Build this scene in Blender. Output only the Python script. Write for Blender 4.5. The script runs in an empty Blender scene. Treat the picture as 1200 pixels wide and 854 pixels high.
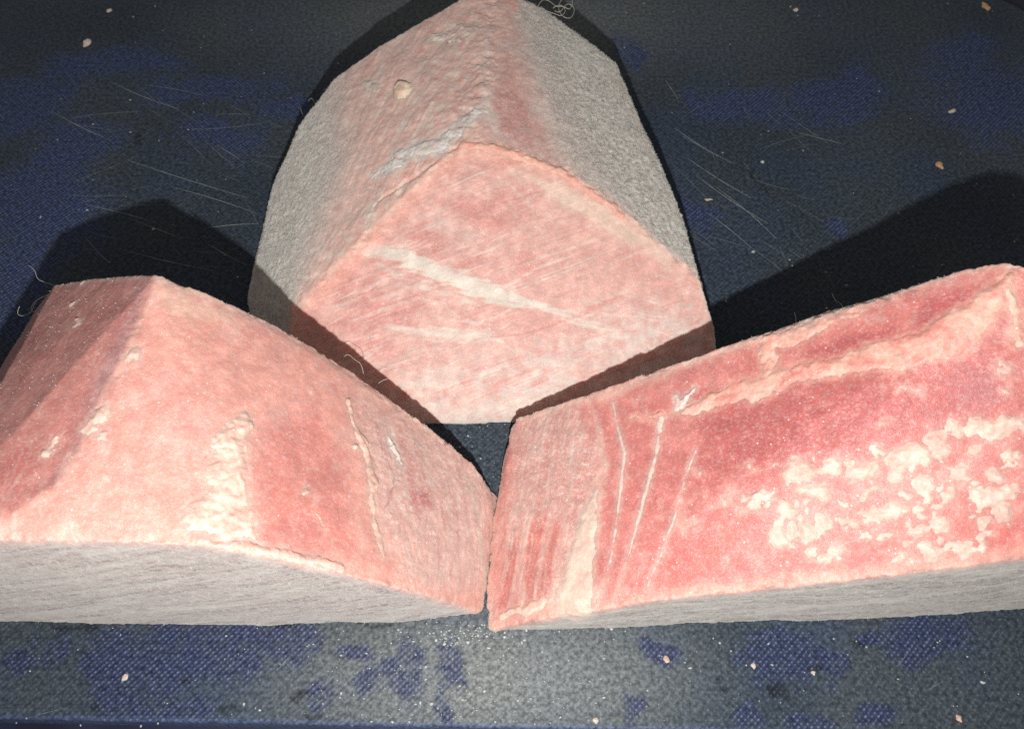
import bpy, bmesh, math, random, time
import numpy as np
np.seterr(over='ignore')
from mathutils import Vector
from mathutils.bvhtree import BVHTree

random.seed(4)
RNG = np.random.default_rng(11)
SC = bpy.context.scene
COL = SC.collection

# ---------------------------------------------------------------- camera, light, exposure
TH = math.radians(30.0)            # camera tilt away from straight down
FPX = 1000.0                       # focal length in pixels of a 1200-pixel-wide picture
D = 0.364                          # camera height above the board (m)
CAM = np.array([0.0, -D * math.tan(TH), D])
FW = np.array([0.0, math.sin(TH), -math.cos(TH)])
UP = np.array([0.0, math.cos(TH), math.sin(TH)])
RT = np.array([1.0, 0.0, 0.0])

cam_d = bpy.data.cameras.new('camera')
cam_d.sensor_fit = 'HORIZONTAL'
cam_d.sensor_width = 36.0
cam_d.lens = 36.0 * FPX / 1200.0
cam_d.clip_start = 0.01
cam_d.clip_end = 20.0
cam_d.dof.use_dof = True
cam_d.dof.focus_distance = 0.36
cam_d.dof.aperture_fstop = 18.0
cam = bpy.data.objects.new('camera', cam_d)
COL.objects.link(cam)
cam.location = CAM
cam.rotation_euler = (TH, 0.0, 0.0)
SC.camera = cam

world = bpy.data.worlds.new('World')
SC.world = world
world.use_nodes = True
bg = world.node_tree.nodes['Background']
bg.inputs['Color'].default_value = (1.0, 0.95, 0.93, 1)
bg.inputs['Strength'].default_value = 0.16

LAMP = CAM - 0.088 * UP - 0.02 * FW + np.array([0.002, 0, 0])
lamp_d = bpy.data.lights.new('torch_light', 'SPOT')
lamp_d.energy = 8.5
lamp_d.color = (1.0, 0.985, 0.95)
lamp_d.shadow_soft_size = 0.0035
lamp_d.spot_size = math.radians(120)
lamp_d.spot_blend = 0.9
lamp = bpy.data.objects.new('torch_light', lamp_d)
COL.objects.link(lamp)
lamp.location = LAMP
lamp.rotation_euler = (Vector((0.0, -0.01, 0.03)) - Vector(LAMP)).to_track_quat('-Z', 'Y').to_euler()

SC.render.engine = 'CYCLES'
SC.view_settings.view_transform = 'Standard'
SC.view_settings.look = 'None'
SC.view_settings.exposure = 0.0
SC.view_settings.gamma = 1.0
SC.cycles.max_bounces = 8
SC.cycles.use_denoising = False


# ---------------------------------------------------------------- helpers
def lin(r, g, b):
    f = lambda c: (c / 255.0) / 12.92 if c <= 10 else (((c / 255.0) + 0.055) / 1.055) ** 2.4
    return np.array([f(r), f(g), f(b)])


def ray(x, y):
    return RT * (x - 600.0) + UP * (427.0 - y) + FW * FPX


def at_h(x, y, h):
    """point seen at picture position (x, y) whose height above the board is h metres"""
    d = ray(x, y)
    return CAM + d * ((h - CAM[2]) / d[2])


def at_y(x, y, Y):
    d = ray(x, y)
    return CAM + d * ((Y - CAM[1]) / d[1])


def at_plane(x, y, pl):
    d = ray(x, y)
    return CAM + d * ((pl[1] - pl[0] @ CAM) / (pl[0] @ d))


def plane(a, b, c):
    n = np.cross(b - a, c - a)
    n /= np.linalg.norm(n)
    return n, n @ a


def smooth(a, b, x):
    t = np.clip((x - a) / (b - a), 0, 1)
    return t * t * (3 - 2 * t)


def mix(c, d, m):
    return c + (np.asarray(d) - c) * m[:, None]


def noise(P, seed=0):
    """smooth value noise, about -1..1, P in units of one cell"""
    P = P.astype(np.float32)
    Fl = np.floor(P)
    f = P - Fl
    I = Fl.astype(np.int32).astype(np.uint32)
    u = f * f * f * (f * (f * 6 - 15) + 10)
    K = (np.uint32(374761393), np.uint32(668265263), np.uint32(2246822519))
    hx = [I[:, 0] * K[0] + np.uint32(seed * 1274126177 & 0xFFFFFFFF)]; hx.append(hx[0] + K[0])
    hy = [I[:, 1] * K[1]]; hy.append(hy[0] + K[1])
    hz = [I[:, 2] * K[2]]; hz.append(hz[0] + K[2])
    out = np.zeros(len(P), np.float32)
    w3 = [(1 - u[:, a], u[:, a]) for a in range(3)]
    for dx in (0, 1):
        for dy in (0, 1):
            hxy, wxy = hx[dx] + hy[dy], w3[0][dx] * w3[1][dy]
            for dz in (0, 1):
                h = hxy + hz[dz]
                h = (h ^ (h >> np.uint32(13))) * np.uint32(1274126177)
                h ^= h >> np.uint32(16)
                out += wxy * w3[2][dz] * (h & np.uint32(0xFFFF))
    return out / np.float32(32767.5) - 1


def fbm(P, scale, octaves=3, seed=0, gain=0.5):
    Q = P / scale + 17.3 * (seed + 1) % 91
    out, a, tot = 0, 1.0, 0
    for o in range(octaves):
        out = out + a * noise(Q, seed * 13 + o)
        tot += a
        a *= gain
        Q = Q * 2.03 + 5.1
    return out / tot


def grain(P, along, s_long, s_short, octaves=3, seed=0):
    """noise drawn out along one direction"""
    a = np.asarray(along, float)
    a = a / np.linalg.norm(a)
    c = P @ a
    Q = (P - c[:, None] * a) / s_short + (c / s_long)[:, None] * a
    R0 = P / (s_long * 0.6)
    w = np.stack([noise(R0 + 3.7, seed + 301), noise(R0 + 9.1, seed + 302), noise(R0 + 5.3, seed + 303)], 1)
    return fbm(Q * np.array([1.0, 0.83, 1.13]) + 1.1 * w + 0.2 * noise(P / 0.012, seed + 304)[:, None], 1.0, octaves, seed, 0.65)


def link(name, mesh, parent=None, mat=None):
    o = bpy.data.objects.new(name, mesh)
    COL.objects.link(o)
    if parent is not None:
        o.parent = parent
    if mat is not None:
        mesh.materials.append(mat)
    return o


def tag(o, label=None, cat=None, group=None, kind=None):
    if label: o['label'] = label
    if cat: o['category'] = cat
    if group: o['group'] = group
    if kind: o['kind'] = kind
    return o


def mesh_np(name, V, F, shade=True):
    V = np.asarray(V, np.float32)
    F = np.asarray(F, np.int32)
    me = bpy.data.meshes.new(name)
    n, k = F.shape
    me.vertices.add(len(V))
    me.vertices.foreach_set('co', V.ravel())
    me.loops.add(n * k)
    me.loops.foreach_set('vertex_index', F.ravel())
    me.polygons.add(n)
    me.polygons.foreach_set('loop_start', np.arange(0, n * k, k, dtype=np.int32))
    if shade:
        me.polygons.foreach_set('use_smooth', np.ones(n, bool))
    me.update(calc_edges=True)
    return me


def set_color(me, name, c):
    a = me.attributes.new(name, 'FLOAT_COLOR', 'POINT')
    c4 = np.ones((len(c), 4), np.float32)
    c4[:, :3] = c
    a.data.foreach_set('color', c4.ravel())


def set_float(me, name, v):
    a = me.attributes.new(name, 'FLOAT', 'POINT')
    a.data.foreach_set('value', np.asarray(v, np.float32))


class NT:
    """small node-building helper"""
    def __init__(self, name):
        self.m = bpy.data.materials.new(name)
        self.m.use_nodes = True
        self.t = self.m.node_tree
        self.b = self.t.nodes['Principled BSDF']

    def n(self, kind, **kw):
        nd = self.t.nodes.new(kind)
        for k, v in kw.items():
            setattr(nd, k, v)
        return nd

    def l(self, a, b):
        self.t.links.new(a, b)

    def math(self, op, a, b=None, clamp=False):
        nd = self.n('ShaderNodeMath', operation=op)
        nd.use_clamp = clamp
        for i, v in enumerate((a, b)):
            if v is None: continue
            if isinstance(v, (int, float)): nd.inputs[i].default_value = v
            else: self.l(v, nd.inputs[i])
        return nd.outputs[0]

    def mixc(self, f, a, b, blend='MIX'):
        nd = self.n('ShaderNodeMix', data_type='RGBA', blend_type=blend)
        for s, v in ((nd.inputs[0], f), (nd.inputs[6], a), (nd.inputs[7], b)):
            if isinstance(v, (int, float)): s.default_value = v
            elif isinstance(v, tuple): s.default_value = v
            else: self.l(v, s)
        return nd.outputs[2]

    def noise(self, vec, scale, detail=2.0, rough=0.5):
        nd = self.n('ShaderNodeTexNoise')
        nd.inputs['Scale'].default_value = scale
        nd.inputs['Detail'].default_value = detail
        nd.inputs['Roughness'].default_value = rough
        self.l(vec, nd.inputs['Vector'])
        return nd.outputs[0]

    def ramp(self, v, lo, hi):
        nd = self.n('ShaderNodeMapRange', interpolation_type='SMOOTHSTEP')
        nd.inputs[1].default_value = lo
        nd.inputs[2].default_value = hi
        self.l(v, nd.inputs[0])
        return nd.outputs[0]

    def attr(self, name):
        return self.n('ShaderNodeAttribute', attribute_name=name)


def meat_material(name, sss, rough, gran):
    k = NT(name)
    co = k.n('ShaderNodeTexCoord').outputs['Object']
    tone = k.attr('tone').outputs['Color']
    fr = k.attr('frost').outputs['Fac']
    n1 = k.noise(co, 900, 3, 0.65)                   # about 1 mm mottling
    n2 = k.noise(co, 2600, 1, 0.5)                   # ice grains
    n3 = k.noise(co, 160, 4, 0.6)
    n4 = k.noise(co, 420, 5, 0.75)                   # frost bloom in flecks of 1 to 3 mm
    c = k.mixc(k.math('MULTIPLY', k.ramp(n1, 0.48, 0.70), k.math('ADD', k.math('MULTIPLY', fr, 0.45), 0.20)), tone, (0.80, 0.73, 0.70, 1))
    c = k.mixc(k.math('MULTIPLY', k.ramp(n4, 0.50, 0.68), k.math('ADD', k.math('MULTIPLY', fr, 0.60), 0.10)), c, (0.82, 0.75, 0.71, 1))
    dark = k.mixc(k.ramp(n3, 0.35, 0.75), (0.80, 0.74, 0.74, 1), (1.08, 1.06, 1.05, 1))
    c = k.mixc(0.8, c, k.mixc(1.0, c, dark, 'MULTIPLY'))
    # dark pits between the ice grains
    pit = k.math('MULTIPLY', k.math('SUBTRACT', 1.0, k.ramp(n2, 0.28, 0.52)), k.math('MULTIPLY', fr, gran))
    c = k.mixc(pit, c, k.mixc(1.0, c, (0.70, 0.67, 0.66, 1), 'MULTIPLY'))
    # scattered bright crystals
    vo = k.n('ShaderNodeTexVoronoi')
    vo.inputs['Scale'].default_value = 480
    k.l(co, vo.inputs['Vector'])
    sp = k.math('MULTIPLY', k.math('LESS_THAN', vo.outputs['Distance'], 0.17),
                k.math('GREATER_THAN', k.n('ShaderNodeSeparateColor').outputs[0], 0.0))
    sep = [x for x in k.t.nodes if x.bl_idname == 'ShaderNodeSeparateColor'][0]
    k.l(vo.outputs['Color'], sep.inputs[0])
    sp = k.math('MULTIPLY', k.math('LESS_THAN', vo.outputs['Distance'], 0.16), k.math('GREATER_THAN', sep.outputs[0], 0.90))
    c = k.mixc(k.math('MULTIPLY', sp, 0.6), c, (0.88, 0.82, 0.78, 1))
    k.l(c, k.b.inputs['Base Color'])
    k.b.inputs['Roughness'].default_value = rough
    k.l(k.math('MULTIPLY_ADD', fr, 0.25), k.b.inputs['Roughness'])
    ma = [x for x in k.t.nodes if x.bl_idname == 'ShaderNodeMath'][-1]
    ma.inputs[2].default_value = rough
    k.b.inputs['Specular IOR Level'].default_value = 0.35
    k.l(k.math('MULTIPLY', fr, 0.55), k.b.inputs['Sheen Weight'])
    k.b.inputs['Sheen Roughness'].default_value = 0.55
    k.b.inputs['Sheen Tint'].default_value = (0.95, 0.95, 0.92, 1)
    k.b.inputs['Subsurface Weight'].default_value = sss
    k.b.inputs['Subsurface Radius'].default_value = (1.0, 0.36, 0.27)
    k.b.inputs['Subsurface Scale'].default_value = 0.008
    h = k.math('ADD', k.math('MULTIPLY', n1, 0.38), k.math('MULTIPLY', n2, k.math('MULTIPLY_ADD', fr, 0.7)))
    bp = k.n('ShaderNodeBump')
    bp.inputs['Strength'].default_value = 0.6
    bp.inputs['Distance'].default_value = 0.0005
    k.l(h, bp.inputs['Height'])
    k.l(bp.outputs[0], k.b.inputs['Normal'])
    return k.m


MEAT = meat_material('frozen_meat', 0.42, 0.37, 0.7)
FAT = meat_material('frozen_fat', 0.25, 0.5, 0.35)


def simple_mat(name, col, rough, spec=0.4, vary=0.0, scale=800):
    k = NT(name)
    co = k.n('ShaderNodeTexCoord').outputs['Object']
    c = k.mixc(k.ramp(k.noise(co, scale, 3), 0.3, 0.7), tuple(np.array(col) * (1 - vary)) + (1,), tuple(np.minimum(np.array(col) * (1 + vary), 1)) + (1,))
    k.l(c, k.b.inputs['Base Color'])
    k.b.inputs['Roughness'].default_value = rough
    k.b.inputs['Specular IOR Level'].default_value = spec
    return k.m


FROST = simple_mat('hoarfrost', lin(226, 224, 216), 0.6, 0.3, 0.10)
LINT = simple_mat('lint', lin(196, 192, 180), 0.8, 0.2, 0.1)


# ---------------------------------------------------------------- the table and the cutting board
def grid_mesh(name, xs, ys, zf):
    X, Y = np.meshgrid(xs, ys)
    V = np.stack([X.ravel(), Y.ravel(), np.zeros(X.size)], 1)
    V = zf(V)
    nx, ny = len(xs), len(ys)
    i = (np.arange(ny - 1)[:, None] * nx + np.arange(nx - 1)[None]).ravel()
    return V, np.stack([i, i + 1, i + 1 + nx, i + nx], 1)


tb = NT('dark_table')
co = tb.n('ShaderNodeTexCoord').outputs['Object']
tb.l(tb.mixc(tb.ramp(tb.noise(co, 60, 5), 0.3, 0.7), (0.006, 0.008, 0.022, 1), (0.014, 0.018, 0.045, 1)), tb.b.inputs['Base Color'])
tb.b.inputs['Roughness'].default_value = 0.5
V, F = grid_mesh('table_top', np.linspace(-0.9, 0.9, 61), np.linspace(-0.7, 0.9, 61), lambda V: V)
V[:, 2] = -0.0120 + 0.0002 * fbm(V, 0.05, 2, 3)
tag(link('table_top', mesh_np('table_top', V, F), None, tb.m), kind='structure')

# outline of the board: rounded rectangle, its right rear corner in view
c1 = at_h(1150, 2, 0)
BX1, BY1 = c1[0] + 0.030, c1[1] + 0.0150
BX0, BY0 = -0.40, at_h(500, 853, 0)[1]
BR = 0.045


def board_sd(x, y):
    cx, cy, hx, hy = (BX0 + BX1) / 2, (BY0 + BY1) / 2, (BX1 - BX0) / 2, (BY1 - BY0) / 2
    qx, qy = np.abs(x - cx) - hx + BR, np.abs(y - cy) - hy + BR
    return -(np.hypot(np.maximum(qx, 0), np.maximum(qy, 0)) + np.minimum(np.maximum(qx, qy), 0) - BR)


def board_shape(V):
    x, y = V[:, 0].copy(), V[:, 1].copy()
    cx, cy, hx, hy = (BX0 + BX1) / 2, (BY0 + BY1) / 2, (BX1 - BX0) / 2, (BY1 - BY0) / 2
    ux, uy = np.abs(x - cx) - (hx - BR), np.abs(y - cy) - (hy - BR)
    r = np.hypot(ux, uy)
    k = (ux > 0) & (uy > 0) & (r > BR)
    s = BR / np.maximum(r, 1e-9)
    x = np.where(k, cx + np.sign(x - cx) * (hx - BR + ux * s), x)
    y = np.where(k, cy + np.sign(y - cy) * (hy - BR + uy * s), y)
    d = np.maximum(board_sd(x, y), 0)
    e = np.clip(1 - d / 0.0015, 0, 1)
    z = -0.0015 * (1 - np.sqrt(np.maximum(0, 1 - e * e)))
    lip = 0
    V[:, 0], V[:, 1], V[:, 2] = x, y, z + lip
    a = math.radians(-1.0)
    V[:, 0], V[:, 1] = x * math.cos(a) - y * math.sin(a), x * math.sin(a) + y * math.cos(a)
    V[:, 2] += 0.00006 * fbm(V, 0.006, 3, 8) - 0.00006
    return V


xs = np.arange(BX0, BX1 + 0.0004, 0.0010); xs[-1] = BX1
ys = np.arange(BY0, BY1 + 0.0004, 0.0010); ys[-1] = BY1
for a in (xs, ys):      # extra rows for the rounded rim
    pass
xs = np.unique(np.concatenate([xs, BX0 + np.array([.0002, .0005]), BX1 - np.array([.0002, .0005])]))
ys = np.unique(np.concatenate([ys, BY0 + np.array([.0002, .0005]), BY1 - np.array([.0002, .0005])]))
V, F = grid_mesh('board', xs, ys, board_shape)
# skirt down to the table
nx, ny = len(xs), len(ys)
ring = np.concatenate([np.arange(nx), np.arange(1, ny) * nx + nx - 1, (ny - 1) * nx + np.arange(nx - 2, -1, -1), np.arange(ny - 2, 0, -1) * nx])
S = V[ring].copy(); S[:, 2] = -0.0121
b0 = len(V)
m = len(ring)
SF = np.stack([ring, b0 + np.arange(m), b0 + (np.arange(m) + 1) % m, np.roll(ring, -1)], 1)
V = np.concatenate([V, S]); F = np.concatenate([F, SF])


def blob2(P, x, y, rx, ry, ang=0.0):
    """soft ellipse on the board, sizes in picture pixels"""
    c = at_h(x, y, 0)
    s = np.linalg.norm(c - CAM) / FPX
    a = math.radians(ang)
    dx, dy = (P[:, 0] - c[0]) / s, (P[:, 1] - c[1]) / s
    u, v = (dx * math.cos(a) + dy * math.sin(a)) / rx, (-dx * math.sin(a) + dy * math.cos(a)) / (ry * 1.1)
    return 1 - np.sqrt(u * u + v * v)


W = V + 0.010 * np.stack([fbm(V, 0.020, 4, 31), fbm(V, 0.020, 4, 32), 0 * V[:, 0]], 1)
blue = np.full(len(V), -1.0)
# where the grey film has worn off and the blue moulded weave shows
for x, y, rx, ry, ang in [(35, 245, 75, 70, 30), (30, 120, 70, 35, 20), (110, 75, 60, 22, 15), (20, 330, 40, 70, 0), (90, 170, 45, 40, 0),
                          (245, 105, 70, 22, 0), (255, 160, 45, 30, -20), (330, 130, 30, 18, 0), (170, 70, 40, 14, 0),
                          (870, 125, 65, 26, 5), (975, 120, 45, 32, 10), (1010, 95, 22, 22, 0), (1165, 115, 60, 55, 0), (815, 245, 26, 20, -30), (815, 125, 10, 24, 0),
                          (735, 65, 16, 26, 0), (985, 262, 14, 10, 0), (1130, 60, 40, 22, 0),
                          (140, 785, 45, 45, 10), (235, 765, 95, 34, 0), (330, 760, 50, 22, 0), (65, 770, 14, 18, 0), (215, 835, 38, 18, 0), (25, 775, 18, 12, 0), (150, 830, 30, 14, 0),
                          (375, 825, 12, 16, 0), (475, 790, 26, 30, 30), (430, 812, 24, 18, -35), (535, 782, 16, 20, 0), (415, 772, 17, 11, 0), (525, 822, 9, 14, 0),
                          (750, 838, 16, 16, 0), (765, 755, 26, 12, -30), (915, 768, 40, 26, 10), (975, 772, 18, 14, 0), (1078, 742, 45, 26, 0), (880, 840, 16, 12, 0), (950, 842, 26, 12, 0), (1015, 738, 16, 8, 0), (1110, 762, 20, 10, 0), (1030, 850, 20, 8, 0)]:
    blue = np.maximum(blue, blob2(W, x, y, rx, ry, ang))
nz = fbm(V, 0.016, 4, 5)
soft_ = smooth(0.12, 0.05, V[:, 1]) * 0 + np.where(V[:, 1] > -0.05, 0.46, 0.30)
bm_ = smooth(0, 1, (blue + 0.45 * nz + 0.42 * fbm(V, 0.0040, 4, 6, 0.65) + soft_ * 0.8) / (2 * soft_)) * (0.5 + 0.5 * smooth(-0.45, 0.2, fbm(V, 0.0045, 4, 61, 0.7)))
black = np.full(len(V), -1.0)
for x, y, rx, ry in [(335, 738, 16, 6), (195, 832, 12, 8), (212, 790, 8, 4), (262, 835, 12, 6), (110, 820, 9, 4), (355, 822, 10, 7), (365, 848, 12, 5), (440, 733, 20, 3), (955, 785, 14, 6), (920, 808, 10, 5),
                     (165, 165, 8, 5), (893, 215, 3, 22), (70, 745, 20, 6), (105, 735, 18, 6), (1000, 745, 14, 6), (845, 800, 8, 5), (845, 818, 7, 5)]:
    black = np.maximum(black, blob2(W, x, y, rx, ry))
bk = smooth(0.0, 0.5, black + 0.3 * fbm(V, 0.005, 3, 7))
film = smooth(-0.5, 0.5, fbm(V, 0.05, 4, 9))
sheen_paint = smooth(0.0, 1.0, np.maximum(blob2(V, 570, 790, 330, 110), 0.7 * blob2(V, 600, 20, 420, 130)))  # light put into the colour: bright front middle, soft sheen at the rear
bot = smooth(0.25, -0.05, V[:, 1])
c = lin(56, 65, 74)[None] * np.ones((len(V), 1))
c = mix(c, lin(76, 83, 86), film * 0.5)
c = mix(c, lin(60, 72, 92), smooth(-0.2, 0.5, fbm(V, 0.035, 3, 14)) * 0.5)
c = mix(c, lin(152, 155, 150), sheen_paint * 0.55)
c = mix(c, mix(np.ones((len(V), 1)) * lin(45, 53, 86)[None], lin(56, 68, 108), smooth(-0.06, 0.06, V[:, 1])), bm_ * 0.80)
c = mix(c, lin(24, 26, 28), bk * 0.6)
_a = math.radians(1.0)
rim = smooth(0.0026, 0.0006, np.maximum(board_sd(V[:, 0] * math.cos(_a) - V[:, 1] * math.sin(_a), V[:, 0] * math.sin(_a) + V[:, 1] * math.cos(_a)), 0))
c = mix(c, lin(70, 82, 112), rim * 0.8)
bme = mesh_np('cutting_board', V, F)
set_color(bme, 'tone', c)
set_float(bme, 'weave', np.clip(bm_ * 0.9 + 0.38, 0, 1))

k = NT('worn_plastic_board')
co = k.n('ShaderNodeTexCoord').outputs['Object']
sx = k.n('ShaderNodeSeparateXYZ'); k.l(co, sx.inputs[0])
wob = k.math('MULTIPLY', k.noise(co, 45, 2), 0.0012)
u = k.math('ADD', k.math('ADD', sx.outputs[0], sx.outputs[1]), wob)
v = k.math('SUBTRACT', sx.outputs[0], k.math('MULTIPLY', sx.outputs[1], 1.0))
P2 = 2 * math.pi / 0.0026
su = k.math('SINE', k.math('MULTIPLY', u, P2))
sv = k.math('SINE', k.math('MULTIPLY', v, P2))
wv = k.math('ADD', k.math('MULTIPLY', su, 0.35), k.math('MULTIPLY', sv, 0.65))
wfac = k.attr('weave').outputs['Fac']
tone = k.attr('tone').outputs['Color']
n1 = k.noise(co, 500, 4, 0.7)
n2 = k.noise(co, 1500, 2, 0.6)
c2 = k.mixc(k.ramp(n1, 0.3, 0.75), k.mixc(1.0, tone, (0.50, 0.50, 0.53, 1), 'MULTIPLY'), k.mixc(1.0, tone, (1.55, 1.55, 1.52, 1), 'MULTIPLY'))
lines = k.math('MULTIPLY', k.ramp(wv, 0.10, 0.9), wfac)
c2 = k.mixc(k.math('MULTIPLY', lines, 0.55), c2, k.mixc(k.ramp(n1, 0.35, 0.65), c2, (0.24, 0.27, 0.38, 1)))  # sparkling highlights of the weave ridges put into the colour
spk = k.math('MULTIPLY', k.ramp(n2, 0.68, 0.78), 0.5)
c2 = k.mixc(spk, c2, (0.25, 0.25, 0.24, 1))
k.l(c2, k.b.inputs['Base Color'])
k.b.inputs['Roughness'].default_value = 0.42
k.b.inputs['Specular IOR Level'].default_value = 0.13
hh = k.math('ADD', k.math('MULTIPLY', k.math('MULTIPLY', wv, wfac), 0.5), k.math('ADD', k.math('MULTIPLY', n1, 0.5), k.math('MULTIPLY', n2, 0.35)))
bp = k.n('ShaderNodeBump'); bp.inputs['Strength'].default_value = 0.5; bp.inputs['Distance'].default_value = 0.0006
k.l(hh, bp.inputs['Height']); k.l(bp.outputs[0], k.b.inputs['Normal'])
board = tag(link('cutting_board', bme, None, k.m), 'dark worn plastic cutting board with blue woven patches under the three blocks', 'cutting board')


def ribbons(segs, z):
    """thin raised whiskers of plastic along each knife cut"""
    V, F = [], []
    for (a, b, w, bend) in segs:
        a, b = np.asarray(a, float), np.asarray(b, float)
        d = (b - a); L = np.linalg.norm(d); d /= L
        nrm = np.array([-d[1], d[0], 0])
        n = 10
        base = len(V)
        for i in range(n + 1):
            t = i / n
            p = a + d * L * t + nrm * bend * math.sin(math.pi * t)
            ww = w * (0.25 + 0.75 * math.sin(math.pi * min(max(t, .04), .96))) * random.uniform(0.6, 1.2)
            V += [p - nrm * ww + [0, 0, z], p + nrm * ww + [0, 0, z], p + [0, 0, z + w * 0.7]]
        for i in range(n):
            q = base + i * 3
            F += [(q, q + 2, q + 5, q + 3), (q + 2, q + 1, q + 4, q + 5)]
    return V, F


segs = []
def scr(x0, y0, x1, y1, w=0.00016):
    a, b = at_h(x0, y0, 0), at_h(x1, y1, 0)
    segs.append((a, b, w, np.linalg.norm(b - a) * random.uniform(-0.03, 0.03)))
for s in [(138, 291, 255, 318), (240, 283, 292, 312), (150, 188, 290, 232), (100, 278, 128, 308), (130, 96, 210, 128), (150, 255, 215, 280), (238, 268, 303, 262), (100, 240, 185, 262),
          (205, 220, 300, 250), (60, 130, 130, 165), (255, 170, 285, 190), (800, 160, 860, 192), (805, 185, 880, 232), (815, 205, 900, 262), (790, 150, 830, 176), (840, 220, 910, 280), (780, 95, 796, 120), (830, 250, 880, 290)]:
    scr(*s)
for i in range(24):
    x, y = random.uniform(60, 300), random.uniform(90, 320)
    L = random.uniform(20, 90); a = math.radians(random.gauss(18, 16))
    scr(x, y, x + L * math.cos(a), y + L * math.sin(a), random.uniform(.00005, .00009))
for i in range(24):
    x, y = random.uniform(770, 960), random.uniform(120, 300)
    L = random.uniform(15, 70); a = math.radians(random.gauss(30, 16))
    scr(x, y, x + L * math.cos(a), y + L * math.sin(a), random.uniform(.00005, .00009))
for i in range(30):
    x, y = random.uniform(0, 1200), random.uniform(20, 850)
    L = random.uniform(10, 50); a = math.radians(random.uniform(0, 180))
    scr(x, y, x + L * math.cos(a), y + L * math.sin(a), random.uniform(.00004, .00007))
SV, SF = ribbons(segs, 0.00003)
SCRATCH = simple_mat('scratched_plastic', lin(150, 158, 156), 0.5, 0.4, 0.25)
tag(link('knife_scratches', mesh_np('knife_scratches', SV, SF), board, SCRATCH), kind='stuff')


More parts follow.
